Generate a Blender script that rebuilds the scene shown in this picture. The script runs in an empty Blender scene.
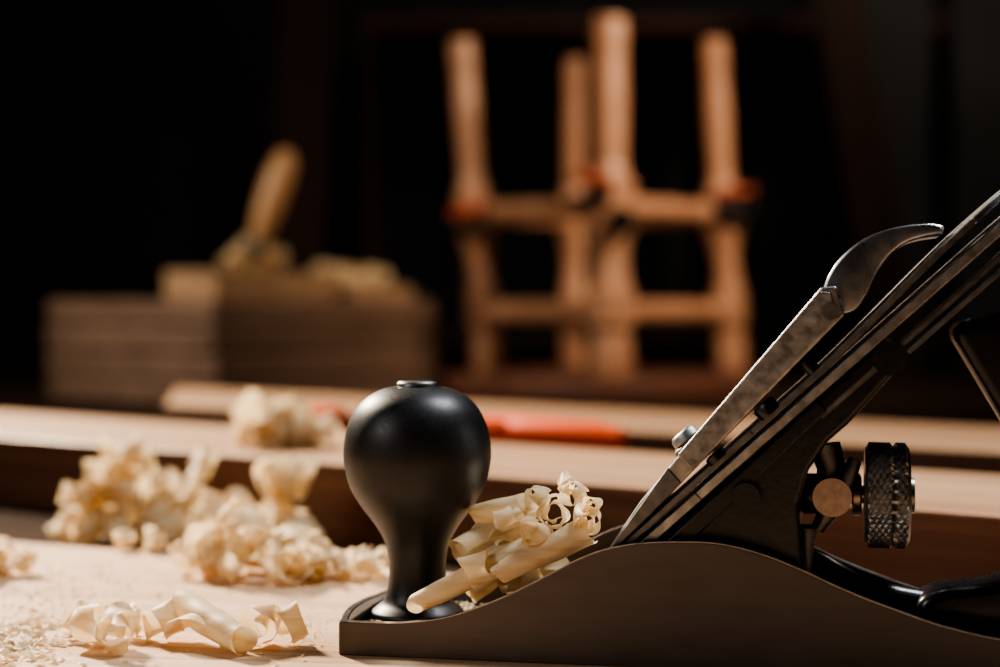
import bpy, bmesh, math, random
from mathutils import Vector, Matrix, noise
random.seed(7)
S = bpy.context.scene
COL = S.collection

# ------------------------------------------------------------------ materials
def new_mat(name):
    m = bpy.data.materials.new(name); m.use_nodes = True
    nt = m.node_tree; b = nt.nodes['Principled BSDF']
    return m, nt, b
def ramp(nt, stops):
    r = nt.nodes.new('ShaderNodeValToRGB')
    e = r.color_ramp.elements
    e[0].position, e[0].color = stops[0][0], (*stops[0][1], 1)
    e[1].position, e[1].color = stops[-1][0], (*stops[-1][1], 1)
    for p, c in stops[1:-1]:
        x = e.new(p); x.color = (*c, 1)
    return r
def wood(name, c1, c2, c3, rot=0.0, along=3.0, across=60.0, rough=0.55, bump=0.15, axis='X', spec=0.5, pores=0.35):
    m, nt, b = new_mat(name)
    tc = nt.nodes.new('ShaderNodeTexCoord'); mp = nt.nodes.new('ShaderNodeMapping')
    mp0 = nt.nodes.new('ShaderNodeMapping'); mp0.inputs['Rotation'].default_value = (0, 0, rot)
    sc = {'X': (along, across, across), 'Y': (across, along, across), 'Z': (across, across, along)}[axis]
    mp.inputs['Scale'].default_value = sc
    nt.links.new(tc.outputs['Object'], mp0.inputs[0]); nt.links.new(mp0.outputs[0], mp.inputs[0])
    n = nt.nodes.new('ShaderNodeTexNoise'); n.inputs['Scale'].default_value = 1.0
    n.inputs['Detail'].default_value = 6; n.inputs['Roughness'].default_value = 0.65; n.inputs['Distortion'].default_value = 0.6
    nt.links.new(mp.outputs[0], n.inputs[0])
    r = ramp(nt, [(0.3, c1), (0.5, c2), (0.72, c3)])
    nt.links.new(n.outputs['Fac'], r.inputs[0])
    n2 = nt.nodes.new('ShaderNodeTexNoise'); n2.inputs['Scale'].default_value = 6
    nt.links.new(mp.outputs[0], n2.inputs[0])
    mx = nt.nodes.new('ShaderNodeMixRGB'); mx.blend_type = 'MULTIPLY'; mx.inputs[0].default_value = pores
    r2 = ramp(nt, [(0.35, (0.6, 0.55, 0.5)), (0.6, (1, 1, 1))])
    nt.links.new(n2.outputs['Fac'], r2.inputs[0])
    nt.links.new(r.outputs[0], mx.inputs[1]); nt.links.new(r2.outputs[0], mx.inputs[2])
    nt.links.new(mx.outputs[0], b.inputs['Base Color'])
    b.inputs['Roughness'].default_value = rough; b.inputs['Specular IOR Level'].default_value = spec
    bp = nt.nodes.new('ShaderNodeBump'); bp.inputs['Strength'].default_value = bump; bp.inputs['Distance'].default_value = 0.001
    nt.links.new(n2.outputs['Fac'], bp.inputs['Height']); nt.links.new(bp.outputs[0], b.inputs['Normal'])
    return m
def metal(name, c, rough, metallic=1.0, nscale=300, bump=0.05, var=0.25, stretch=(1, 1, 1), spec=0.5):
    m, nt, b = new_mat(name)
    tc = nt.nodes.new('ShaderNodeTexCoord'); mp = nt.nodes.new('ShaderNodeMapping')
    mp.inputs['Scale'].default_value = stretch
    n = nt.nodes.new('ShaderNodeTexNoise'); n.inputs['Scale'].default_value = nscale; n.inputs['Detail'].default_value = 5
    nt.links.new(tc.outputs['Object'], mp.inputs[0]); nt.links.new(mp.outputs[0], n.inputs[0])
    lo = tuple(x * (1 - var) for x in c); hi = tuple(min(1, x * (1 + var)) for x in c)
    r = ramp(nt, [(0.3, lo), (0.7, hi)])
    nt.links.new(n.outputs['Fac'], r.inputs[0]); nt.links.new(r.outputs[0], b.inputs['Base Color'])
    b.inputs['Metallic'].default_value = metallic
    mr = nt.nodes.new('ShaderNodeMapRange'); mr.inputs['To Min'].default_value = rough * 0.75; mr.inputs['To Max'].default_value = min(1, rough * 1.3)
    nt.links.new(n.outputs['Fac'], mr.inputs[0]); nt.links.new(mr.outputs[0], b.inputs['Roughness'])
    bp = nt.nodes.new('ShaderNodeBump'); bp.inputs['Strength'].default_value = bump; bp.inputs['Distance'].default_value = 0.0004
    nt.links.new(n.outputs['Fac'], bp.inputs['Height']); nt.links.new(bp.outputs[0], b.inputs['Normal'])
    b.inputs['Specular IOR Level'].default_value = spec
    return m

M_pine = wood('pine_top', (0.40, 0.215, 0.11), (0.72, 0.48, 0.30), (0.80, 0.57, 0.39), rot=math.radians(8), along=2.0, across=60, rough=0.6, spec=0.3, pores=0.6)
M_bench = wood('bench_dark', (0.022, 0.014, 0.010), (0.04, 0.026, 0.018), (0.06, 0.04, 0.027), along=3, across=40, rough=0.9, spec=0.03)
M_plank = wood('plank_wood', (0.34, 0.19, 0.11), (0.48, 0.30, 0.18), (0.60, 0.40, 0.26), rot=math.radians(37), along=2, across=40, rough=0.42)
M_plank_shade = wood('plank_side_shade', (0.09, 0.04, 0.024), (0.14, 0.065, 0.038), (0.2, 0.10, 0.06), rot=math.radians(37), along=2, across=60, rough=0.7, spec=0.2)  # plank wood with the shade of the unlit fronts put into its colour
M_stack = wood('stack_wood', (0.13, 0.078, 0.052), (0.20, 0.125, 0.085), (0.28, 0.18, 0.125), rot=math.radians(-50), along=2, across=35, rough=0.6)
M_pale = wood('pale_wood', (0.3, 0.19, 0.10), (0.42, 0.27, 0.155), (0.5, 0.34, 0.21), along=3, across=40, rough=0.55)
M_stool = wood('stool_wood', (0.44, 0.21, 0.115), (0.58, 0.31, 0.18), (0.70, 0.42, 0.26), axis='Z', along=3, across=35, rough=0.4)
M_seat = wood('stool_seat_wood', (0.12, 0.05, 0.03), (0.18, 0.075, 0.045), (0.24, 0.1, 0.06), along=3, across=35, rough=0.5)
M_handle = wood('handle_wood', (0.45, 0.25, 0.12), (0.56, 0.33, 0.16), (0.66, 0.41, 0.21), axis='Z', along=6, across=80, rough=0.4)
M_cast = metal('cast_side_steel', (0.12, 0.095, 0.08), 0.55, 0.7, nscale=60, stretch=(1, 1, 4), bump=0.02, var=0.15)
M_rim = metal('polished_edge', (0.5, 0.47, 0.44), 0.3, 1.0)
M_japan = metal('black_japanning', (0.005, 0.005, 0.006), 0.3, 0.0, nscale=500, bump=0.2)
M_knob = metal('black_knob', (0.007, 0.0075, 0.009), 0.42, 0.0, nscale=900, bump=0.03, spec=0.45)
M_tote = metal('black_tote', (0.004, 0.004, 0.005), 0.25, 0.0, nscale=900, bump=0.02, spec=0.4)
M_steel = metal('brushed_steel', (0.29, 0.285, 0.28), 0.46, 1.0, nscale=250, stretch=(1, 1, 1), bump=0.5, var=0.45)
M_steel_w = metal('knurled_steel', (0.38, 0.37, 0.355), 0.36, 1.0, nscale=250, bump=0.2, var=0.3)
M_steel_d = metal('dark_steel', (0.17, 0.165, 0.16), 0.44, 1.0, nscale=250, bump=0.2)
M_chrome = metal('chrome', (0.5, 0.5, 0.51), 0.27, 1.0, nscale=120, bump=0.08)
M_brass = metal('aged_nickel', (0.34, 0.27, 0.23), 0.33, 1.0, nscale=300)
M_orange = metal('orange_plastic', (0.85, 0.10, 0.015), 0.5, 0.0, var=0.05, spec=0.2)
M_orange_d = metal('dull_orange_plastic', (0.34, 0.06, 0.02), 0.5, 0.0, var=0.1)
M_wall = metal('wall_paint', (0.018, 0.02, 0.024), 0.9, 0.0, nscale=3, bump=0.1)
M_floor = metal('floor_concrete', (0.05, 0.045, 0.04), 0.85, 0.0, nscale=4, bump=0.1)
M_curtain = metal('grey_board', (0.06, 0.06, 0.058), 0.8, 0.0, nscale=4)
M_brown = wood('brown_board', (0.05, 0.025, 0.016), (0.08, 0.04, 0.026), (0.11, 0.055, 0.035), axis='Z', along=2, across=20)

def shaving_mat():
    m = bpy.data.materials.new('wood_shaving'); m.use_nodes = True
    nt = m.node_tree; nt.nodes.clear()
    out = nt.nodes.new('ShaderNodeOutputMaterial')
    tc = nt.nodes.new('ShaderNodeTexCoord')
    n = nt.nodes.new('ShaderNodeTexNoise'); n.inputs['Scale'].default_value = 180; n.inputs['Detail'].default_value = 4
    mp = nt.nodes.new('ShaderNodeMapping'); mp.inputs['Scale'].default_value = (0.4, 1, 2.5)
    nt.links.new(tc.outputs['Object'], mp.inputs[0]); nt.links.new(mp.outputs[0], n.inputs[0])
    r = ramp(nt, [(0.3, (0.80, 0.61, 0.35)), (0.5, (0.92, 0.77, 0.51)), (0.75, (0.96, 0.87, 0.66))])
    nt.links.new(n.outputs['Fac'], r.inputs[0])
    d = nt.nodes.new('ShaderNodeBsdfPrincipled'); d.inputs['Roughness'].default_value = 0.5
    t = nt.nodes.new('ShaderNodeBsdfTranslucent')
    bp = nt.nodes.new('ShaderNodeBump'); bp.inputs['Strength'].default_value = 0.4; bp.inputs['Distance'].default_value = 0.0005
    nt.links.new(n.outputs['Fac'], bp.inputs['Height']); nt.links.new(bp.outputs[0], d.inputs['Normal'])
    mx = nt.nodes.new('ShaderNodeMixShader'); mx.inputs[0].default_value = 0.40
    nt.links.new(r.outputs[0], d.inputs['Base Color']); nt.links.new(r.outputs[0], t.inputs[0])
    nt.links.new(d.outputs[0], mx.inputs[1]); nt.links.new(t.outputs[0], mx.inputs[2]); nt.links.new(mx.outputs[0], out.inputs[0])
    return m
M_shave = shaving_mat()

# ------------------------------------------------------------------ mesh helpers
def obj_from(name, verts, faces, mat, parent=None, smooth=False, bevel=0, seg=2):
    me = bpy.data.meshes.new(name); me.from_pydata([tuple(v) for v in verts], [], faces)
    bm = bmesh.new(); bm.from_mesh(me); bmesh.ops.recalc_face_normals(bm, faces=bm.faces); bm.to_mesh(me); bm.free()
    me.materials.append(mat)
    if smooth:
        for p in me.polygons: p.use_smooth = True
    o = bpy.data.objects.new(name, me); COL.objects.link(o)
    if parent: o.parent = parent
    if bevel:
        b = o.modifiers.new('bevel', 'BEVEL'); b.width = bevel; b.segments = seg; b.limit_method = 'ANGLE'; b.angle_limit = math.radians(35)
    return o
def empty(name, loc=(0, 0, 0), rz=0):
    e = bpy.data.objects.new(name, None); e.location = loc; e.rotation_euler = (0, 0, rz); e.empty_display_size = 0.02
    COL.objects.link(e); return e
def prism_geo(pts, a, b, plane='XZ'):
    n = len(pts)
    if plane == 'XZ': V = [(p[0], a, p[1]) for p in pts] + [(p[0], b, p[1]) for p in pts]
    else: V = [(p[0], p[1], a) for p in pts] + [(p[0], p[1], b) for p in pts]
    F = [list(range(n)), list(range(2 * n - 1, n - 1, -1))]
    for i in range(n): j = (i + 1) % n; F.append([i, j, n + j, n + i])
    return V, F
def prism(name, pts, a, b, mat, parent=None, plane='XZ', bevel=0, seg=2):
    V, F = prism_geo(pts, a, b, plane); return obj_from(name, V, F, mat, parent, bevel=bevel, seg=seg)
def box(name, x0, x1, y0, y1, z0, z1, mat, parent=None, bevel=0):
    return prism(name, [(x0, y0), (x1, y0), (x1, y1), (x0, y1)], z0, z1, mat, parent, 'XY', bevel)
def frame(d):
    d = Vector(d).normalized(); up = Vector((0, 0, 1)) if abs(d.z) < 0.9 else Vector((1, 0, 0))
    e1 = d.cross(up).normalized(); e2 = d.cross(e1).normalized(); return d, e1, e2
def tube_geo(pts, rad, n=24, flat=1.0):
    pts = [Vector(p) for p in pts]; V = []; F = []
    d0, e1, e2 = frame(pts[-1] - pts[0])
    for i, p in enumerate(pts):
        for k in range(n):
            a = 2 * math.pi * k / n
            V.append(p + (e1 * math.cos(a) + e2 * math.sin(a) * flat) * rad[i])
    for i in range(len(pts) - 1):
        for k in range(n):
            F.append([i * n + k, i * n + (k + 1) % n, (i + 1) * n + (k + 1) % n, (i + 1) * n + k])
    F.append(list(range(n))[::-1]); F.append([(len(pts) - 1) * n + k for k in range(n)])
    return V, F
def tube(name, pts, rad, mat, parent=None, n=24, smooth=True, flat=1.0, bevel=0):
    V, F = tube_geo(pts, rad, n, flat); o = obj_from(name, V, F, mat, parent, smooth=smooth, bevel=bevel, seg=3)
    if smooth:
        es = o.modifiers.new('es', 'EDGE_SPLIT'); es.split_angle = math.radians(50)
    return o
def merge(parts):
    V = []; F = []
    for v, f in parts:
        o = len(V); V += list(v); F += [[i + o for i in q] for q in f]
    return V, F
def spline(P, per=8, closed=False):
    n = len(P); out = []
    rng = range(n) if closed else range(n - 1)
    for i in rng:
        g = lambda k: P[k % n] if closed else P[max(0, min(n - 1, k))]
        p0, p1, p2, p3 = g(i - 1), g(i), g(i + 1), g(i + 2)
        for s in range(per):
            t = s / per
            out.append(tuple(0.5 * (2 * p1[c] + (p2[c] - p0[c]) * t + (2 * p0[c] - 5 * p1[c] + 4 * p2[c] - p3[c]) * t * t + (3 * p1[c] - p0[c] - 3 * p2[c] + p3[c]) * t ** 3) for c in range(len(p1))))
    if not closed: out.append(tuple(P[-1]))
    return out
def rounded_loft(name, front, back, yc, hw, r, mat, parent):
    m_ = len(front); P = list(front) + list(back)[::-1]
    n = len(P); area = sum(P[i][0] * P[(i + 1) % n][1] - P[(i + 1) % n][0] * P[i][1] for i in range(n)); sg = 1 if area > 0 else -1
    N = []
    for i in range(n):
        a = P[i - 1]; b = P[(i + 1) % n]; dx, dz = b[0] - a[0], b[1] - a[1]; L = math.hypot(dx, dz) or 1
        N.append((-dz / L * sg, dx / L * sg))
    V = []; F = []; ph = [-90, -70, -50, -30, -12, 12, 30, 50, 70, 90]
    for f in ph:
        f = math.radians(f); off = r * (1 - math.cos(f)); y = yc + (hw - r) * (1 if f > 0 else -1) + r * math.sin(f)
        for i in range(n): V.append((P[i][0] + N[i][0] * off, y, P[i][1] + N[i][1] * off))
    m = len(ph)
    for k in range(m - 1):
        for i in range(n):
            j = (i + 1) % n; F.append([k * n + i, k * n + j, (k + 1) * n + j, (k + 1) * n + i])
    for b_ in (0, (m - 1) * n):
        for i in range(m_ - 1): F.append([b_ + i, b_ + i + 1, b_ + n - 2 - i, b_ + n - 1 - i])
    return obj_from(name, V, F, mat, parent, smooth=True)

# ------------------------------------------------------------------ room
box('floor', -3.2, 3.2, -1.5, 4.6, -0.95, -0.9, M_floor)
box('wall_back', -3.2, 3.2, 4.6, 4.7, -0.95, 2.4, M_wall)
box('wall_left', -3.3, -3.2, -1.5, 4.7, -0.95, 2.4, M_wall)
box('wall_right', 3.2, 3.3, -1.5, 4.7, -0.95, 2.4, M_wall)
box('ceiling', -3.2, 3.2, -1.5, 4.6, 2.4, 2.5, M_wall)

# ------------------------------------------------------------------ workbench
BZ = -0.012
wb = empty('workbench')
box('bench_top', -1.3, 1.3, -0.25, 2.75, BZ - 0.05, BZ, M_bench, wb, bevel=0.003)
for i, (x, y) in enumerate([(-1.2, -0.15), (1.2, -0.15), (-1.2, 2.6), (1.2, 2.6)]):
    box('leg_%d' % (i + 1), x - 0.05, x + 0.05, y - 0.05, y + 0.05, -0.9, BZ - 0.05, M_bench, wb)
box('apron_front', -1.15, 1.15, -0.17, -0.13, -0.2, BZ - 0.05, M_bench, wb)
box('apron_back', -1.15, 1.15, 2.58, 2.62, -0.2, BZ - 0.05, M_bench, wb)

a = math.radians(-24)
def edge(x): return 0.765 + (x + 0.22) * math.tan(a)
prism('pine_board', [(-0.60, -0.1), (0.29, -0.1), (0.29, edge(0.29)), (-0.60, edge(-0.60))], BZ, 0.0, M_pine, None, 'XY', bevel=0.0012)

dx, dy = math.cos(math.radians(-37)), math.sin(math.radians(-37)); nx, ny = -dy, dx
p0 = Vector((-0.05, 0.804))
def pp(s, w): return (p0.x + dx * s + nx * w, p0.y + dy * s + ny * w)
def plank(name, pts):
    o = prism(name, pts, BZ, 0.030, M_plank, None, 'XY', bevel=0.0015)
    o.data.materials.append(M_plank_shade)
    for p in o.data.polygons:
        if abs(p.normal.z) < 0.5: p.material_index = 1  # side faces take the darker, shade-coloured plank wood
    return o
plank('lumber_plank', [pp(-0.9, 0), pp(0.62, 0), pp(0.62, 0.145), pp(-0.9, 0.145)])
p0b = Vector((0.005, 1.078))
def pq(s, w): return (p0b.x + dx * s + nx * w, p0b.y + dy * s + ny * w)
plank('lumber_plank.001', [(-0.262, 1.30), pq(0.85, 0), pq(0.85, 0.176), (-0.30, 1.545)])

cl = empty('bar_clamp')
A = Vector((-0.145, 1.105, 0))
def cg(s, w): return (A.x + dx * s + nx * w, A.y + dy * s + ny * w)
prism('steel_bar', [cg(-0.03, 0.012), cg(0.30, 0.012), cg(0.30, 0.018), cg(-0.03, 0.018)], BZ + 0.002, BZ + 0.022, M_steel_d, cl, 'XY')
prism('fixed_jaw', [cg(-0.010, 0.0), cg(0.034, 0.0), cg(0.034, 0.03), cg(-0.010, 0.03)], BZ, 0.040, M_orange, cl, 'XY', bevel=0.004)
prism('sliding_jaw', [cg(0.155, 0.0), cg(0.185, 0.0), cg(0.185, 0.03), cg(0.155, 0.03)], BZ, 0.040, M_orange, cl, 'XY', bevel=0.004)
h0 = Vector((*cg(0.150, 0.010), 0.032)); h1 = Vector((*cg(0.262, 0.010), 0.031))
tube('screw_handle', [h0.lerp(h1, t) for t in (0, .1, .2, .5, .85, 1)], [0.004, 0.006, 0.0095, 0.010, 0.0095, 0.006], M_orange, cl)

# ------------------------------------------------------------------ stack of boards
st = empty('board_stack')
c = Vector((-0.325, 1.90)); r1 = Vector((0.233, 0.30)).normalized(); r2 = Vector((-r1.y, r1.x))
for i in range(4):
    j1, j2, j3, j4 = [random.uniform(-0.005, 0.005) for _ in range(4)]
    q = [c + r1 * j1 + r2 * j2, c + r1 * (0.40 + j3) + r2 * j2, c + r1 * (0.40 + j3) + r2 * (0.31 + j4), c + r1 * j1 + r2 * (0.31 + j4)]
    prism('board_%d' % (i + 1), [tuple(v) for v in q], BZ + i * 0.0315, BZ + (i + 1) * 0.0315 - 0.002, M_stack, st, 'XY', bevel=0.004)
ZT = BZ + 4 * 0.0315 - 0.002
c2 = c + r1 * 0.02 + r2 * 0.02
prism('wood_block', [tuple(c2), tuple(c2 + r1 * 0.20), tuple(c2 + r1 * 0.20 + r2 * 0.09), tuple(c2 + r2 * 0.09)], ZT, ZT + 0.034, M_pale, None, 'XY', bevel=0.002)
c3 = c + r1 * 0.26 + r2 * 0.03
prism('wood_block.001', [tuple(c3), tuple(c3 + r1 * 0.12), tuple(c3 + r1 * 0.12 + r2 * 0.2), tuple(c3 + r2 * 0.2)], ZT, ZT + 0.018, M_pale, None, 'XY', bevel=0.002)

ch = empty('chisel')
b0 = Vector((-0.302, 1.99, ZT + 0.034)); d = Vector((0.33, 0.1, 1)).normalized()
tube('handle', [b0 + d * s for s in (0.038, 0.045, 0.06, 0.09, 0.12, 0.138, 0.150, 0.154)], [0.010, 0.0115, 0.0145, 0.0175, 0.0175, 0.0155, 0.010, 0.004], M_handle, ch)
tube('ferrule', [b0 + d * s for s in (0.020, 0.024, 0.039, 0.040)], [0.008, 0.011, 0.0125, 0.011], M_steel_d, ch)
tube('blade', [b0 + d * s for s in (0.001, 0.012, 0.024)], [0.006, 0.009, 0.007], M_steel_d, ch, n=4, flat=0.35, smooth=False)

# ------------------------------------------------------------------ upturned stool
so = empty('stool')
LG = {'leg_front': ((0.137, 2.03), (0.131, 2.03), 1.08), 'leg_left': ((-0.014, 2.2), (-0.052, 2.2), 0.88), 'leg_right': ((0.308, 2.2), (0.279, 2.2), 0.90), 'leg_back': ((0.105, 2.37), (0.104, 2.37), 0.78)}
prof = [(0.018, .021), (0.04, .024), (0.075, .020), (0.085, .026), (0.125, .026), (0.135, .021), (0.165, .018), (0.19, .021), (0.205, .028), (0.26, .028), (0.27, .022), (0.285, .018), (0.32, .019), (0.37, .0205), (0.42, .019), (0.435, .021), (0.462, .021), (0.466, .018)]
ZS = 0.975
def legpt(k, z):
    (a_, b_, s) = LG[k]; t = z / 0.466
    return Vector((a_[0] + (b_[0] - a_[0]) * t, a_[1], z * ZS))
for k in LG:
    s = LG[k][2] * 1.04
    tube(k, [legpt(k, z) for z, r in prof], [r * s for z, r in prof], M_stool, so, n=8, smooth=False, bevel=0.003)
ring = ['leg_front', 'leg_left', 'leg_back', 'leg_right']
n_ = 1
for z in (0.100, 0.232):
    for i in range(4):
        A_, B_ = legpt(ring[i], z), legpt(ring[(i + 1) % 4], z)
        tube('rung_%d' % n_, [A_.lerp(B_, t) for t in (0.03, 0.2, 0.5, 0.8, 0.97)], [0.0115, 0.013, 0.0135, 0.013, 0.0115], M_stool, so, n=16); n_ += 1
sc_ = Vector((0.14, 2.2))
seat = [(sc_.x + 0.215 * math.copysign(abs(math.cos(t)) ** 1.3, math.cos(t)), sc_.y + 0.215 * math.copysign(abs(math.sin(t)) ** 1.3, math.sin(t))) for t in [2 * math.pi * i / 48 for i in range(48)]]
prism('seat', seat, BZ, 0.0175, M_seat, so, 'XY', bevel=0.006, seg=3)
def jaw(name, p, sx, mat=None):
    px, py, pz = p
    prism(name + '_upper', [(px - 0.03 * sx, pz + 0.012), (px + 0.02 * sx, pz + 0.004), (px + 0.022 * sx, pz + 0.012), (px, pz + 0.022), (px - 0.03 * sx, pz + 0.02)], py - 0.009, py + 0.009, M_orange_d, so, bevel=0.002)
    prism(name + '_lower', [(px - 0.03 * sx, pz - 0.008), (px + 0.02 * sx, pz), (px + 0.022 * sx, pz - 0.008), (px, pz - 0.022), (px - 0.03 * sx, pz - 0.02)], py - 0.009, py + 0.009, M_japan, so, bevel=0.002)
jaw('clamp_front', (0.113, 1.992, 0.243), 1)
jaw('clamp_left', (-0.045, 2.165, 0.215), -1)
jaw('clamp_right', (0.300, 2.165, 0.238), -1)
tube('pivot_knob', [(0.143, 1.96, 0.205), (0.143, 2.0, 0.205)], [0.016, 0.016], M_japan, so)

# ------------------------------------------------------------------ backdrop things
sh = empty('wall_shelf')
box('board', -0.35, 1.4, 4.25, 4.6, 0.80, 0.83, M_seat, sh)
box('upright_1', -0.35, -0.32, 4.25, 4.6, -0.9, 0.80, M_brown, sh)
box('upright_2', 1.37, 1.40, 4.25, 4.6, -0.9, 0.80, M_brown, sh)
box('lower_board', -0.32, 1.37, 4.27, 4.6, 0.0, 0.03, M_brown, sh)
for i, x in enumerate((-0.12, 0.16, 0.44, 0.68)):
    box('slat_%d' % (i + 1), x, x + 0.07, 4.54, 4.6, 0.03, 0.80, M_curtain, sh)
def leaning(name, x0, x1, y, w, z1, mat):
    V, F = prism_geo([(x0, -0.9), (x0 + w, -0.9), (x1 + w, z1), (x1, z1)], y, y + 0.03)
    return obj_from(name, V, F, mat)
leaning('leaning_board', 1.02, 0.66, 3.9, 0.12, 1.2, M_brown)
leaning('leaning_board.001', 0.86, 0.86, 4.1, 0.2, 1.3, M_curtain)
leaning('leaning_board.002', 1.14, 1.12, 4.15, 0.16, 1.25, M_curtain)
leaning('leaning_board.003', -0.60, -0.52, 4.0, 0.14, 1.2, M_brown)

# ------------------------------------------------------------------ hand plane
hp = empty('hand_plane', (-0.0505, 0.52, 0.0), math.radians(-11))
top = [(0.0, .0105), (.010, .0104), (.0199, .0106), (.033, .0125), (.0452, .0166), (.056, .0215), (.067, .0274), (.0745, .0315), (.0823, .0348), (.090, .0368), (.0974, .0378), (.108, .0383), (.1183, .0380), (.130, .0355), (.1418, .0312), (.153, .0262), (.165, .0216), (.182, .0160), (.1988, .0125), (.22, .0105), (.245, .010), (.270, .010)]
tp = spline(top, 5)
cheek = [(0.0, 0.0)] + tp + [(0.270, 0.0)]
prism('cheek_near', cheek, 0.0, 0.003, M_cast, hp, bevel=0.0004)
prism('cheek_far', cheek, 0.057, 0.060, M_cast, hp, bevel=0.0004)
for nm, y0 in (('rim_near', 0.00035), ('rim_far', 0.05735)):
    V = []; F = []
    for i, (x, z) in enumerate(tp):
        V += [(x, y0, z + 0.00002), (x, y0 + 0.0023, z + 0.00002), (x, y0 + 0.0023, z + 0.00022), (x, y0, z + 0.00022)]
        if i:
            o_ = 4 * (i - 1)
            for k in range(4): F.append([o_ + k, o_ + (k + 1) % 4, o_ + 4 + (k + 1) % 4, o_ + 4 + k])
    obj_from(nm, V, F, M_rim, hp)
box('sole', 0.0, 0.270, 0.0029, 0.0571, 0.0, 0.0045, M_cast, hp)
box('toe_bed', 0.0029, 0.050, 0.0030, 0.0570, 0.0045, 0.0075, M_japan, hp, bevel=0.0006)
arc = [( -0.0045 * math.sin(math.pi * t), 0.060 * t) for t in [i / 16 for i in range(17)]]
prism('toe_lip', arc + [(0.003, 0.060), (0.003, 0.0)], 0.0, 0.0103, M_cast, hp, 'XY', bevel=0.0006)
V = []; F = []
for i, (x, y) in enumerate(arc):
    V += [(x + 0.0006, y, 0.01035), (x + 0.0026, y, 0.01035), (x + 0.0026, y, 0.0106), (x + 0.0006, y, 0.0106)]
    if i:
        o_ = 4 * (i - 1)
        for k in range(4): F.append([o_ + k, o_ + (k + 1) % 4, o_ + 4 + (k + 1) % 4, o_ + 4 + k])
obj_from('rim_toe', V, F, M_rim, hp)
box('heel_lip', 0.267, 0.270, 0.0029, 0.0571, 0.0045, 0.0098, M_cast, hp)

kp = [(.0150, .0075), (.0152, .0090), (.0138, .0104), (.0114, .0125), (.0100, .0160), (.0093, .0215), (.0096, .0270), (.0110, .0325), (.0142, .0380), (.0186, .0438), (.0221, .0500), (.0239, .0570), (.0242, .0625), (.0232, .0690), (.0205, .0750), (.0165, .0793), (.0115, .0820), (.0080, .0828), (.0070, .0830)]
kp = spline(kp, 4)
tube('front_knob', [(0.0180, 0.030, z) for r, z in kp], [r for r, z in kp], M_knob, hp, n=64)
tube('knob_nut', [(0.0180, 0.030, z) for z in (.0825, .0838, .0845, .0848)], [.0068, .0068, .0062, .0052], M_steel_d, hp, n=32)
box('knob_nut_slot', 0.0120, 0.0240, 0.0292, 0.0308, 0.0843, 0.0850, M_japan, hp)

TH = math.radians(42.5); MX = 0.0574
def sn(s, n): return (MX + s * math.cos(TH) - n * math.sin(TH), s * math.sin(TH) + n * math.cos(TH))
YB0, YB1 = 0.0048, 0.0552
def plate(name, s0, s1, nfun, thick, mat, y0=YB0, y1=YB1, slot=None, round_top=0.0, bev=0.0003, N=24):
    parts = []
    def strip(sa, sb, ya, yb):
        V = []; F = []
        for i in range(N + 1):
            s = sa + (sb - sa) * i / N; nn = nfun(s); sh_ = 0
            if round_top and s > s1 - round_top:
                k = (s - (s1 - round_top)) / round_top; sh_ = round_top * 0.9 * (1 - math.sqrt(max(0, 1 - k * k)))
            A0 = sn(s, nn); B0 = sn(s, nn + thick)
            y_a = ya + (sh_ if abs(ya - y0) < 1e-6 else 0); y_b = yb - (sh_ if abs(yb - y1) < 1e-6 else 0)
            V += [(A0[0], y_a, A0[1]), (A0[0], y_b, A0[1]), (B0[0], y_b, B0[1]), (B0[0], y_a, B0[1])]
            if i:
                o_ = 4 * (i - 1)
                for k in range(4): F.append([o_ + k, o_ + (k + 1) % 4, o_ + 4 + (k + 1) % 4, o_ + 4 + k])
        F.append([0, 1, 2, 3]); F.append([4 * N + k for k in (3, 2, 1, 0)])
        parts.append((V, F))
    if slot:
        sa, sb, w = slot; ym = (y0 + y1) / 2
        strip(s0, sa, y0, y1); strip(sa, sb, y0, ym - w / 2); strip(sa, sb, ym + w / 2, y1); strip(sb, s1, y0, y1)
    else: strip(s0, s1, y0, y1)
    V, F = merge(parts)
    return obj_from(name, V, F, mat, hp, bevel=bev, seg=1)
plate('cutting_iron', 0.001, 0.222, lambda s: 0.0, 0.0028, M_steel_w, slot=(0.075, 0.200, 0.012), round_top=0.02)
def cbn(s):
    k = min(1, max(0, (s - 0.005) / 0.04)); k2 = min(1, max(0, (s - 0.12) / 0.07)); k2 = k2 * k2 * (3 - 2 * k2)
    return 0.0029 + 0.0012 * math.sin(k * math.pi / 2) + 0.0032 * k2
plate('chip_breaker', 0.006, 0.205, cbn, 0.0020, M_steel_d, slot=(0.10, 0.190, 0.010), round_top=0.018)
plate('lateral_lever', 0.118, 0.215, lambda s: -0.0060, 0.0018, M_steel_d, y0=0.008, y1=0.022, bev=0.0003)
plate('lateral_lever_pad', 0.150, 0.212, lambda s: -0.0085, 0.0014, M_steel_d, y0=0.006, y1=0.014, bev=0.0003)
cap = [sn(0.0405, 0.0070), sn(0.060, 0.0118), sn(0.100, 0.0176), sn(0.1445, 0.0236), sn(0.1480, 0.0208), sn(0.1440, 0.0128), sn(0.128, 0.0118), sn(0.090, 0.0090), sn(0.060, 0.0068), sn(0.048, 0.0062)]
prism('lever_cap', cap, YB0 - 0.0002, YB1 + 0.0002, M_steel_w, hp, bevel=0.0007, seg=3)
capf = [sn(0.0408, 0.0068), sn(0.074, 0.0141), sn(0.074, 0.0080), sn(0.060, 0.0070), sn(0.048, 0.0064)]
prism('lever_cap_tip', capf, YB0 - 0.0009, YB1 + 0.0006, M_steel_d, hp, bevel=0.0003)
capm = [sn(0.079, 0.0150), sn(0.143, 0.0233), sn(0.1455, 0.0205), sn(0.142, 0.0136), sn(0.128, 0.0126), sn(0.090, 0.0096), sn(0.079, 0.0086)]
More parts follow.
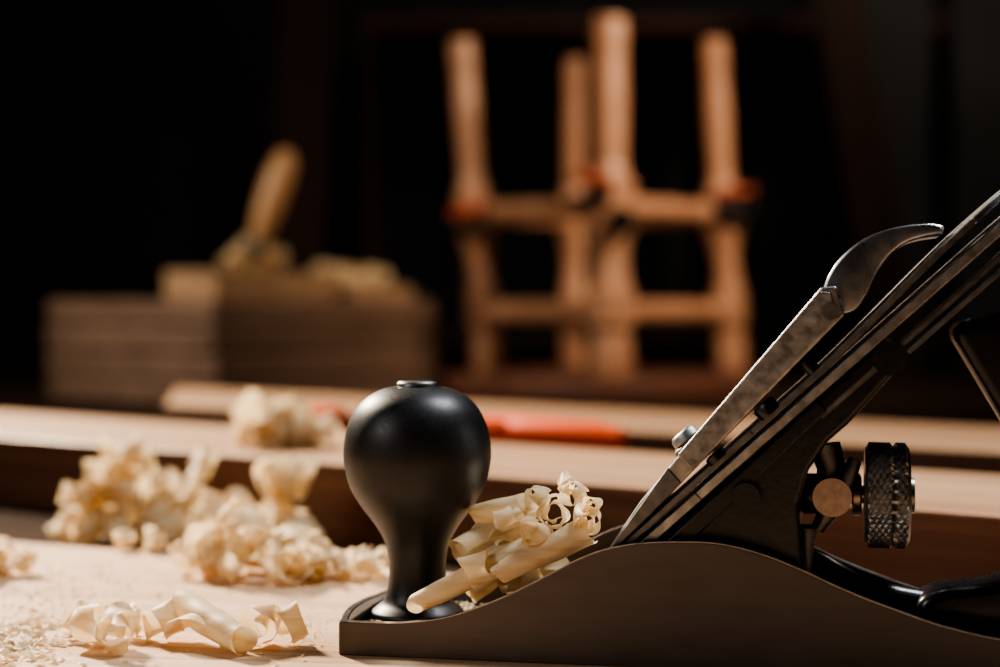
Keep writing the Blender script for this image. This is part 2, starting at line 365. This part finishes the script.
prism('lever_cap_flank', capm, YB0 - 0.0010, YB0 + 0.002, M_steel, hp, bevel=0.0004)
def sn_tube(name, s, n0, n1, r, mat, y=0.030, n=24, taper=1.0):
    a_, b_ = sn(s, n0), sn(s, n1)
    pts = [(a_[0], y, a_[1]), (a_[0] + (b_[0] - a_[0]) * .8, y, a_[1] + (b_[1] - a_[1]) * .8), (b_[0], y, b_[1])]
    return tube(name, pts, [r, r * taper, r * 0.75 * taper], mat, hp, n=n)
sn_tube('cap_screw', 0.082, 0.013, 0.0195, 0.0046, M_steel, y=0.022)
sn_tube('cap_screw_boss', 0.082, 0.012, 0.0165, 0.0060, M_steel_d, y=0.022)
sn_tube('breaker_screw', 0.108, 0.0055, 0.0098, 0.0038, M_japan, y=0.0062)
sn_tube('breaker_screw_low', 0.087, 0.0055, 0.0082, 0.0034, M_japan, y=0.0062)
sn_tube('spring_pin', 0.126, 0.0045, 0.0110, 0.0022, M_japan, y=0.0075)
hf = [(.1480, .1125), (.1500, .1185), (.1535, .1238), (.1592, .1288), (.1660, .1320), (.1735, .1336), (.1800, .1340), (.1838, .1332)]
hb = [(.1535, .1065), (.1580, .1078), (.1615, .1125), (.1645, .1190), (.1680, .1243), (.1725, .1280), (.1775, .1298), (.1836, .1308)]
rounded_loft('cam_lever', spline(hf, 4), spline(hb, 4), 0.030, 0.0175, 0.0009, M_chrome, hp)
a_ = sn(0.1415, 0.0165)
tube('cam_pin', [(a_[0], 0.0030, a_[1]), (a_[0], 0.0570, a_[1])], [0.0026, 0.0026], M_steel_d, hp, n=20)

frog = [(0.078, 0.0045), (0.150, 0.0045), (0.146, 0.020), (0.1425, 0.034), (0.1415, 0.0500), (0.1445, 0.0600), (0.1500, 0.0685), (0.1560, 0.0740)] + [sn(0.146, -0.0095), sn(0.150, -0.0050), sn(0.146, -0.0008), sn(0.020, -0.0006)]
prism('frog', frog, 0.0085, 0.0515, M_japan, hp, bevel=0.0015, seg=3)
q_ = sn(0.145, -0.0055)
tube('frog_cap', [(q_[0], 0.0065, q_[1]), (q_[0], 0.0535, q_[1])], [0.0052, 0.0052], M_japan, hp, n=28)
tube('frog_screw', [(0.126, 0.004, 0.052), (0.126, 0.009, 0.052)], [0.0042, 0.0042], M_japan, hp)
prism('frog_rib_side', [(0.100, 0.036), (0.108, 0.036), (0.150, 0.078), (0.147, 0.081)], 0.0070, 0.0090, M_japan, hp, bevel=0.0006)
WZ = 0.0505
tube('adjust_stem', [(0.140, 0.030, WZ), (0.176, 0.030, WZ)], [0.0028, 0.0028], M_brass, hp)
tube('stem_collar', [(x, 0.030, WZ) for x in (0.1415, 0.143, 0.147, 0.1485)], [0.0052, 0.0064, 0.0064, 0.0050], M_japan, hp)
tube('yoke_pin', [(0.1515, 0.0200, WZ), (0.1515, 0.0400, WZ)], [0.0060, 0.0060], M_brass, hp, n=28)
tube('yoke_arm', [(0.1490, 0.030, 0.066), (0.1512, 0.030, 0.059), (0.1515, 0.030, 0.052)], [0.005, 0.0045, 0.005], M_steel_d, hp)
tube('yoke_fork', [(0.1470, 0.024, 0.040), (0.1500, 0.024, 0.045), (0.1560, 0.024, 0.056), (0.1585, 0.024, 0.062)], [0.0022, 0.003, 0.003, 0.002], M_steel_d, hp)
tube('yoke_washer', [(x, 0.030, WZ) for x in (0.1575, 0.158, 0.1600, 0.1605)], [0.0052, 0.0066, 0.0066, 0.0052], M_brass, hp)
V = []; F = []; NT = 120; rows = [(0.1612, .0085, 0), (0.1614, .0143, 0), (0.1622, .0155, 0)]
for j in range(13): rows.append((0.1626 + j * 0.00092, .0160, 1))
rows += [(0.1742, .0155, 0), (0.1750, .0143, 0), (0.1751, .0120, 0), (0.1738, .0112, 0), (0.1738, .0060, 0), (0.1765, .0054, 0), (0.1765, .0001, 0)]
for j, (x, r, kn) in enumerate(rows):
    for i in range(NT):
        t = 2 * math.pi * i / NT; rr = r
        if kn: rr += 0.00045 * (1 if (i // 2 + (j % 2)) % 2 else -1) - (0.0012 if j in (11,) else 0)
        V.append((x, 0.030 + rr * math.cos(t), WZ + rr * math.sin(t)))
    if j:
        for i in range(NT): F.append([(j - 1) * NT + i, (j - 1) * NT + (i + 1) % NT, j * NT + (i + 1) % NT, j * NT + i])
F.append(list(range(NT)))
obj_from('depth_wheel', V, F, M_steel_w, hp)
tube('frog_adjust_screw', [(0.1430, 0.018, 0.0235), (0.1435, 0.018, 0.030), (0.1440, 0.018, 0.037), (0.1440, 0.018, 0.0415), (0.1440, 0.018, 0.042)], [0.0022, 0.0022, 0.0022, 0.0036, 0.003], M_steel_d, hp)
rib = [(0.138, 0.0300), (0.146, 0.0285), (0.155, 0.0235), (0.166, 0.0190), (0.180, 0.0165), (0.196, 0.0150)]
rib = spline(rib, 5)
tube('frog_rib', [(x, 0.030, z) for x, z in rib], [0.0048] * len(rib), M_japan, hp, n=20)
tf = [(.1785, .0085), (.1765, .0150), (.1785, .0205), (.1860, .0236), (.1970, .0250), (.2060, .0290), (.2115, .0390), (.2120, .0520), (.2065, .0660), (.1975, .0820), (.1905, .0940), (.1872, .1005), (.1895, .1050), (.1990, .1075)]
tb = [(.2520, .0085), (.2560, .0150), (.2550, .0205), (.2530, .0240), (.2500, .0280), (.2460, .0340), (.2430, .0430), (.2400, .0540), (.2370, .0650), (.2330, .0800), (.2310, .0920), (.2320, .1050), (.2335, .1140), (.2290, .1170)]
rounded_loft('tote', spline(tf, 4), spline(tb, 4), 0.030, 0.0105, 0.0035, M_tote, hp)
tube('tote_pad', [(0.182, 0.030, 0.0060), (0.250, 0.030, 0.0060)], [0.0042, 0.0042], M_japan, hp)
tube('tote_bolt', [(0.222, 0.030, 0.110), (0.224, 0.030, 0.1165), (0.2245, 0.030, 0.1175)], [0.005, 0.005, 0.004], M_brass, hp)

# ------------------------------------------------------------------ shavings
def rnd(a_, b_): return random.uniform(a_, b_)
def curl(center, axis, r0, r1, turns, width, pitch=0.0, a0=0.0, frill=0.0, n=None, m=8, ff=3.0, wob=0.0008):
    d, e1, e2 = frame(axis); c = Vector(center); V = []; F = []
    n = n or int(24 * turns) + 8; ph = rnd(0, 6)
    for i in range(n + 1):
        t = i / n; th = a0 + turns * 2 * math.pi * t; r = r0 + (r1 - r0) * t
        w = width * (0.55 + 0.45 * math.sin(math.pi * min(1, 0.1 + t * 1.2) * 0.85 + 0.2))
        for j in range(m + 1):
            s = (j / m - 0.5); k = abs(2 * s) ** 2
            rr = r + frill * k * math.sin(ff * th + ph + (2 if s > 0 else 0))
            p = c + d * (s * w + pitch * t) + (e1 * math.cos(th) + e2 * math.sin(th)) * rr
            nv = noise.noise_vector(p * 70) * wob + noise.noise_vector(p * 300 + Vector((ph, 0, 0))) * wob * 0.12
            V.append(p + nv)
    for i in range(n):
        for j in range(m):
            q = i * (m + 1) + j; F.append([q, q + 1, q + m + 2, q + m + 1])
    return V, F
def scroll(p0, p1, r0, r1, turns=2.2, gap=0.12, a0=0.0, m=22, wob=0.0006, skew=0.0):
    p0, p1 = Vector(p0), Vector(p1); d, e1, e2 = frame(p1 - p0); V = []; F = []; n = int(30 * turns); L = (p1 - p0).length
    for i in range(n + 1):
        t = i / n; th = a0 + turns * 2 * math.pi * t
        for j in range(m + 1):
            s = j / m; r = (r0 + (r1 - r0) * s) * (1 - gap * turns * (1 - t) * 0.9)
            r = max(r, 0.0006)
            off = skew * L * (1 - t) * 0.25 + 0.0012 * math.sin(th * 1.7 + p0.x * 400)
            p = p0 + d * (s * L + (off if j in (0, m) else off * 0.7)) + (e1 * math.cos(th) + e2 * math.sin(th)) * r
            p += noise.noise_vector(p * 110) * wob
            V.append(p)
    for i in range(n):
        for j in range(m):
            q = i * (m + 1) + j; F.append([q, q + 1, q + m + 2, q + m + 1])
    return V, F
def raise_to(g, z):
    V, F = g; mz = min(v.z for v in V); return [v + Vector((0, 0, z - mz)) for v in V], F
def shav_obj(name, parts, parent=None):
    V, F = merge(parts); return obj_from(name, V, F, M_shave, parent, smooth=True)
def pile(name, cx, cy, z0, rx, ry, h, count, seed, size=0.008):
    random.seed(seed); P = []
    for i in range(count):
        a_ = rnd(0, 6.283); q = math.sqrt(rnd(0, 1)); x = cx + rx * q * math.cos(a_); y = cy + ry * q * math.sin(a_)
        hmax = h * max(0.0, 1 - q ** 2.2)
        R = size * rnd(0.55, 1.3)
        ax = (rnd(-1, 1), rnd(-1, 1), rnd(-0.7, 0.7))
        g = curl((x, y, 0), ax, R * rnd(0.3, 0.8), R, rnd(0.7, 1.9), rnd(0.9, 2.0) * size, pitch=rnd(-1, 1) * size * 1.6, a0=rnd(0, 6), frill=rnd(0.05, 0.24) * size, ff=rnd(2, 5), wob=0.0012)
        V, F = raise_to(g, z0 + 0.0003 + max(0, rnd(0, 1) * hmax - R))
        ex = max(v.z for v in V) - (z0 + h + 0.006)
        if ex > 0: V, F = raise_to((V, F), max(z0 + 0.0003, min(v.z for v in V) - ex))
        P.append((V, F))
    return shav_obj(name, P)

PZ = 0.03
pile('wood_shavings', -0.098, 0.668, 0.0, 0.029, 0.020, 0.028, 28, 3, 0.0080)
pile('wood_shavings.001', -0.064, 0.662, 0.0, 0.018, 0.008, 0.008, 10, 33, 0.0058)
pile('wood_shavings.002', -0.145, 0.825, BZ, 0.028, 0.020, 0.046, 28, 5, 0.0092)
pile('wood_shavings.003', -0.192, 0.838, BZ, 0.030, 0.018, 0.050, 30, 26, 0.0095)
pile('wood_shavings.004', -0.107, 0.790, BZ, 0.018, 0.014, 0.048, 26, 8, 0.0092)
pile('wood_shavings.005', -0.124, 0.925, PZ, 0.024, 0.02, 0.026, 26, 9, 0.0095)
pile('wood_shavings.006', -0.208, 0.672, 0.0, 0.016, 0.012, 0.018, 14, 11, 0.0068)
pile('wood_shavings.007', -0.158, 0.735, 0.0, 0.010, 0.006, 0.005, 4, 12, 0.0045)
cc = c + r1 * 0.12 + r2 * 0.06
pile('wood_shavings.008', cc.x, cc.y, ZT + 0.034, 0.035, 0.03, 0.038, 24, 13, 0.012)
cc = c + r1 * 0.32 + r2 * 0.10
pile('wood_shavings.009', cc.x, cc.y, ZT + 0.018, 0.055, 0.05, 0.026, 26, 14, 0.011)

random.seed(21)
fg = []
fg.append(raise_to(curl((-0.130, 0.532, 0), (0.8, -0.5, 0.25), 0.004, 0.0085, 1.5, 0.012, 0.004, 1.0, 0.0010), 0.0003))
fg.append(raise_to(curl((-0.120, 0.520, 0), (-0.2, 1, 0.2), 0.003, 0.0075, 1.4, 0.010, 0.003, 3.0, 0.001), 0.0003))
fg.append(raise_to(curl((-0.113, 0.540, 0), (1, 0.35, 0.3), 0.0035, 0.006, 1.2, 0.010, 0.006, 0.4, 0.001), 0.0003))
fg.append(raise_to(curl((-0.098, 0.532, 0), (0.75, 0.7, 0.15), 0.010, 0.013, 0.42, 0.013, 0.006, 3.6, 0.0006), 0.0003))
fg.append(raise_to(scroll((-0.104, 0.545, 0.012), (-0.080, 0.518, 0.006), 0.0056, 0.0048, 1.2, 0.13, 1.1), 0.0003))
fg.append(raise_to(curl((-0.078, 0.533, 0), (0.35, 1, 0.1), 0.0035, 0.0072, 1.4, 0.010, 0.002, 5.0, 0.0012), 0.0003))
fg.append(raise_to(curl((-0.069, 0.536, 0), (0.9, 0.3, 0.3), 0.004, 0.0062, 0.9, 0.008, 0.003, 2.0, 0.0008), 0.0003))
fg.append(raise_to(curl((-0.138, 0.545, 0), (0.2, 0.9, 0.4), 0.003, 0.006, 1.3, 0.008, 0.002, 2.0, 0.001), 0.0003))
fg.append(raise_to(curl((-0.122, 0.545, 0), (0.6, 0.6, 0.5), 0.002, 0.005, 1.6, 0.007, 0.004, 1.0, 0.0008, ff=4), 0.0003))
shav_obj('wood_shavings.010', fg)

random.seed(5)
pl = []
pl.append(scroll((0.0215, 0.006, 0.0152), (0.0590, 0.011, 0.0335), 0.0034, 0.0052, 2.4, 0.16, 0.8, skew=0.4))
pl.append(scroll((0.0350, 0.018, 0.0300), (0.0560, 0.032, 0.0400), 0.0056, 0.0062, 2.6, 0.16, 2.2))
pl.append(scroll((0.0510, 0.004, 0.0270), (0.0775, 0.012, 0.0400), 0.0036, 0.0050, 1.9, 0.16, 2.5, skew=-0.3))
pl.append(scroll((0.0420, 0.014, 0.0235), (0.0640, 0.020, 0.0370), 0.0046, 0.0042, 2.1, 0.16, 4.5))
pl.append(scroll((0.0380, 0.026, 0.0410), (0.0550, 0.022, 0.0450), 0.0038, 0.0048, 1.1, 0.14, 5.2))
pl.append(scroll((0.0330, 0.040, 0.0150), (0.0520, 0.046, 0.0300), 0.0050, 0.0056, 2.0, 0.14, 1.2))
for (p, ax, r_, w_, a0_) in [((0.0660, 0.014, 0.0440), (0.15, 1, 0.1), 0.0058, 0.007, 0.5), ((0.0765, 0.009, 0.0430), (-0.2, 1, 0.35), 0.0052, 0.007, 2.5), ((0.0710, 0.022, 0.0490), (0.5, 1, 0.0), 0.0048, 0.006, 4.0), ((0.0590, 0.018, 0.0470), (0.7, 1, 0.5), 0.0050, 0.007, 1.0), ((0.0620, 0.008, 0.0385), (0.6, 0.8, -0.3), 0.0048, 0.008, 0.3), ((0.0790, 0.010, 0.0475), (0.3, 1, -0.2), 0.0034, 0.006, 3.3), ((0.0680, 0.026, 0.0520), (-0.3, 1, 0.4), 0.0036, 0.006, 5.3), ((0.0720, 0.010, 0.0385), (0.1, 1, 0.3), 0.0040, 0.006, 1.7), ((0.0520, 0.012, 0.0430), (0.9, 0.5, 0.4), 0.0036, 0.008, 2.2)]:
    pl.append(curl(p, ax, r_ * 0.35, r_, rnd(1.3, 2.0), w_, rnd(-.003, .003), a0_, 0.0006, ff=3))
for i in range(4):
    pl.append(curl((rnd(.034, .046), rnd(.006, .02), rnd(.022, .032)), (1, rnd(-.4, .4), rnd(.1, .8)), .002, rnd(.0035, .005), rnd(.5, 1.1), rnd(.008, .013), .003, rnd(0, 6), .0006, ff=3))
for i in range(10):
    pl.append(curl((rnd(.045, .064), rnd(.018, .048), rnd(.018, .034)), (rnd(-1, 1), rnd(-1, 1), rnd(-.5, .5)), .003, .007, rnd(1, 2), .010, .004, rnd(0, 6), .0008))
shav_obj('throat_shavings', pl, hp)

# sawdust and chips
random.seed(99)
P = []
def flake(x, y, z, s):
    a_ = rnd(0, 6.28); tlt = rnd(-0.5, 0.5); e1 = Vector((math.cos(a_), math.sin(a_), tlt * 0.6)).normalized(); e2 = Vector((-math.sin(a_), math.cos(a_), rnd(-0.4, 0.4))).normalized()
    c_ = Vector((x, y, z)); w = s * rnd(0.3, 0.8)
    V = [c_ - e1 * s - e2 * w, c_ + e1 * s - e2 * w, c_ + e1 * s + e2 * w, c_ - e1 * s + e2 * w, c_ + Vector((0, 0, s * 0.5))]
    mz = min(v.z for v in V); V = [v + Vector((0, 0, z - mz + 0.0001)) for v in V]
    return V, [[0, 1, 4], [1, 2, 4], [2, 3, 4], [3, 0, 4]]
for i in range(1100):
    x = -0.19 + abs(random.gauss(0, 0.05)); y = rnd(0.49, 0.70)
    if x > -0.052 and y < 0.60: continue
    P.append(flake(x, y, 0.0, abs(random.gauss(0, 0.0005)) + 0.0002))
for i in range(700):
    P.append(flake(random.gauss(-0.162, 0.009), random.gauss(0.53, 0.020), 0.0, abs(random.gauss(0, 0.0010)) + 0.0004))
for i in range(120):
    P.append(flake(random.gauss(-0.064, 0.004), random.gauss(0.55, 0.02), 0.0, abs(random.gauss(0, 0.0004)) + 0.0002))
V, F = merge(P); obj_from('sawdust', V, F, M_shave)
P = []
for i in range(900):
    t = rnd(0, 6.28); q = 0.0165 + abs(random.gauss(0, 0.006)); x = 0.0185 + q * math.cos(t); y = 0.030 + q * math.sin(t)
    if 0.0035 < x < 0.048 and 0.0035 < y < 0.0565: P.append(flake(x, y, 0.0075, abs(random.gauss(0, 0.0004)) + 0.0002))
V, F = merge(P); obj_from('toe_sawdust', V, F, M_shave, hp)

# ------------------------------------------------------------------ lights
def area(name, loc, target, size, power, col, sy=None, spread=None):
    l = bpy.data.lights.new(name, 'AREA'); l.energy = power; l.color = col; l.size = size
    if sy: l.shape = 'RECTANGLE'; l.size_y = sy
    if spread: l.spread = math.radians(spread)
    o = bpy.data.objects.new(name, l); o.location = loc
    o.rotation_euler = (Vector(target) - Vector(loc)).to_track_quat('-Z', 'Y').to_euler(); COL.objects.link(o); return o
area('key_lamp', (-0.95, 1.85, 0.95), (-0.06, 0.72, 0.0), 0.18, 14, (1.0, 0.83, 0.66), spread=75)
area('fill_left', (-1.3, -0.2, 0.9), (0.05, 0.55, 0.05), 0.6, 0.75, (1.0, 0.96, 0.92), spread=60)  # added fill from front left to brighten the plane, not a source in the room
area('stool_fill', (0.75, 1.3, 0.85), (0.15, 2.2, 0.25), 0.2, 1.6, (1.0, 0.78, 0.6), spread=60)  # added light to brighten the stool, not a workshop lamp
area('stack_fill', (-1.2, 1.2, 0.8), (-0.4, 1.95, 0.10), 0.2, 0.85, (1.0, 0.85, 0.7), spread=45)  # added light for the board stack, since the narrowed key misses it
area('top_lamp', (0.55, 0.9, 1.3), (0.12, 0.52, 0.06), 0.35, 1.5, (0.93, 0.96, 1.0), spread=50)
area('backroom_fill', (0.9, 3.0, 2.1), (0.6, 4.4, 0.3), 0.4, 9, (1.0, 0.85, 0.7))  # added faint light so the dim backdrop shapes show

w = bpy.data.worlds.new('World'); S.world = w; w.use_nodes = True
w.node_tree.nodes['Background'].inputs[0].default_value = (0.5, 0.6, 0.8, 1); w.node_tree.nodes['Background'].inputs[1].default_value = 0.01
try: S.view_settings.look = 'AgX - Medium High Contrast'
except Exception as e: print(e)
S.view_settings.exposure = 0.25

# ------------------------------------------------------------------ camera
cam = bpy.data.cameras.new('camera'); co = bpy.data.objects.new('camera', cam); COL.objects.link(co)
co.location = (0, 0, 0.111); co.rotation_euler = (math.radians(90 - 1.13), 0, 0)
cam.lens = 60; cam.sensor_width = 36; cam.clip_start = 0.01; cam.clip_end = 30
cam.dof.use_dof = True; cam.dof.focus_distance = 0.52; cam.dof.aperture_fstop = 5.6
S.camera = co
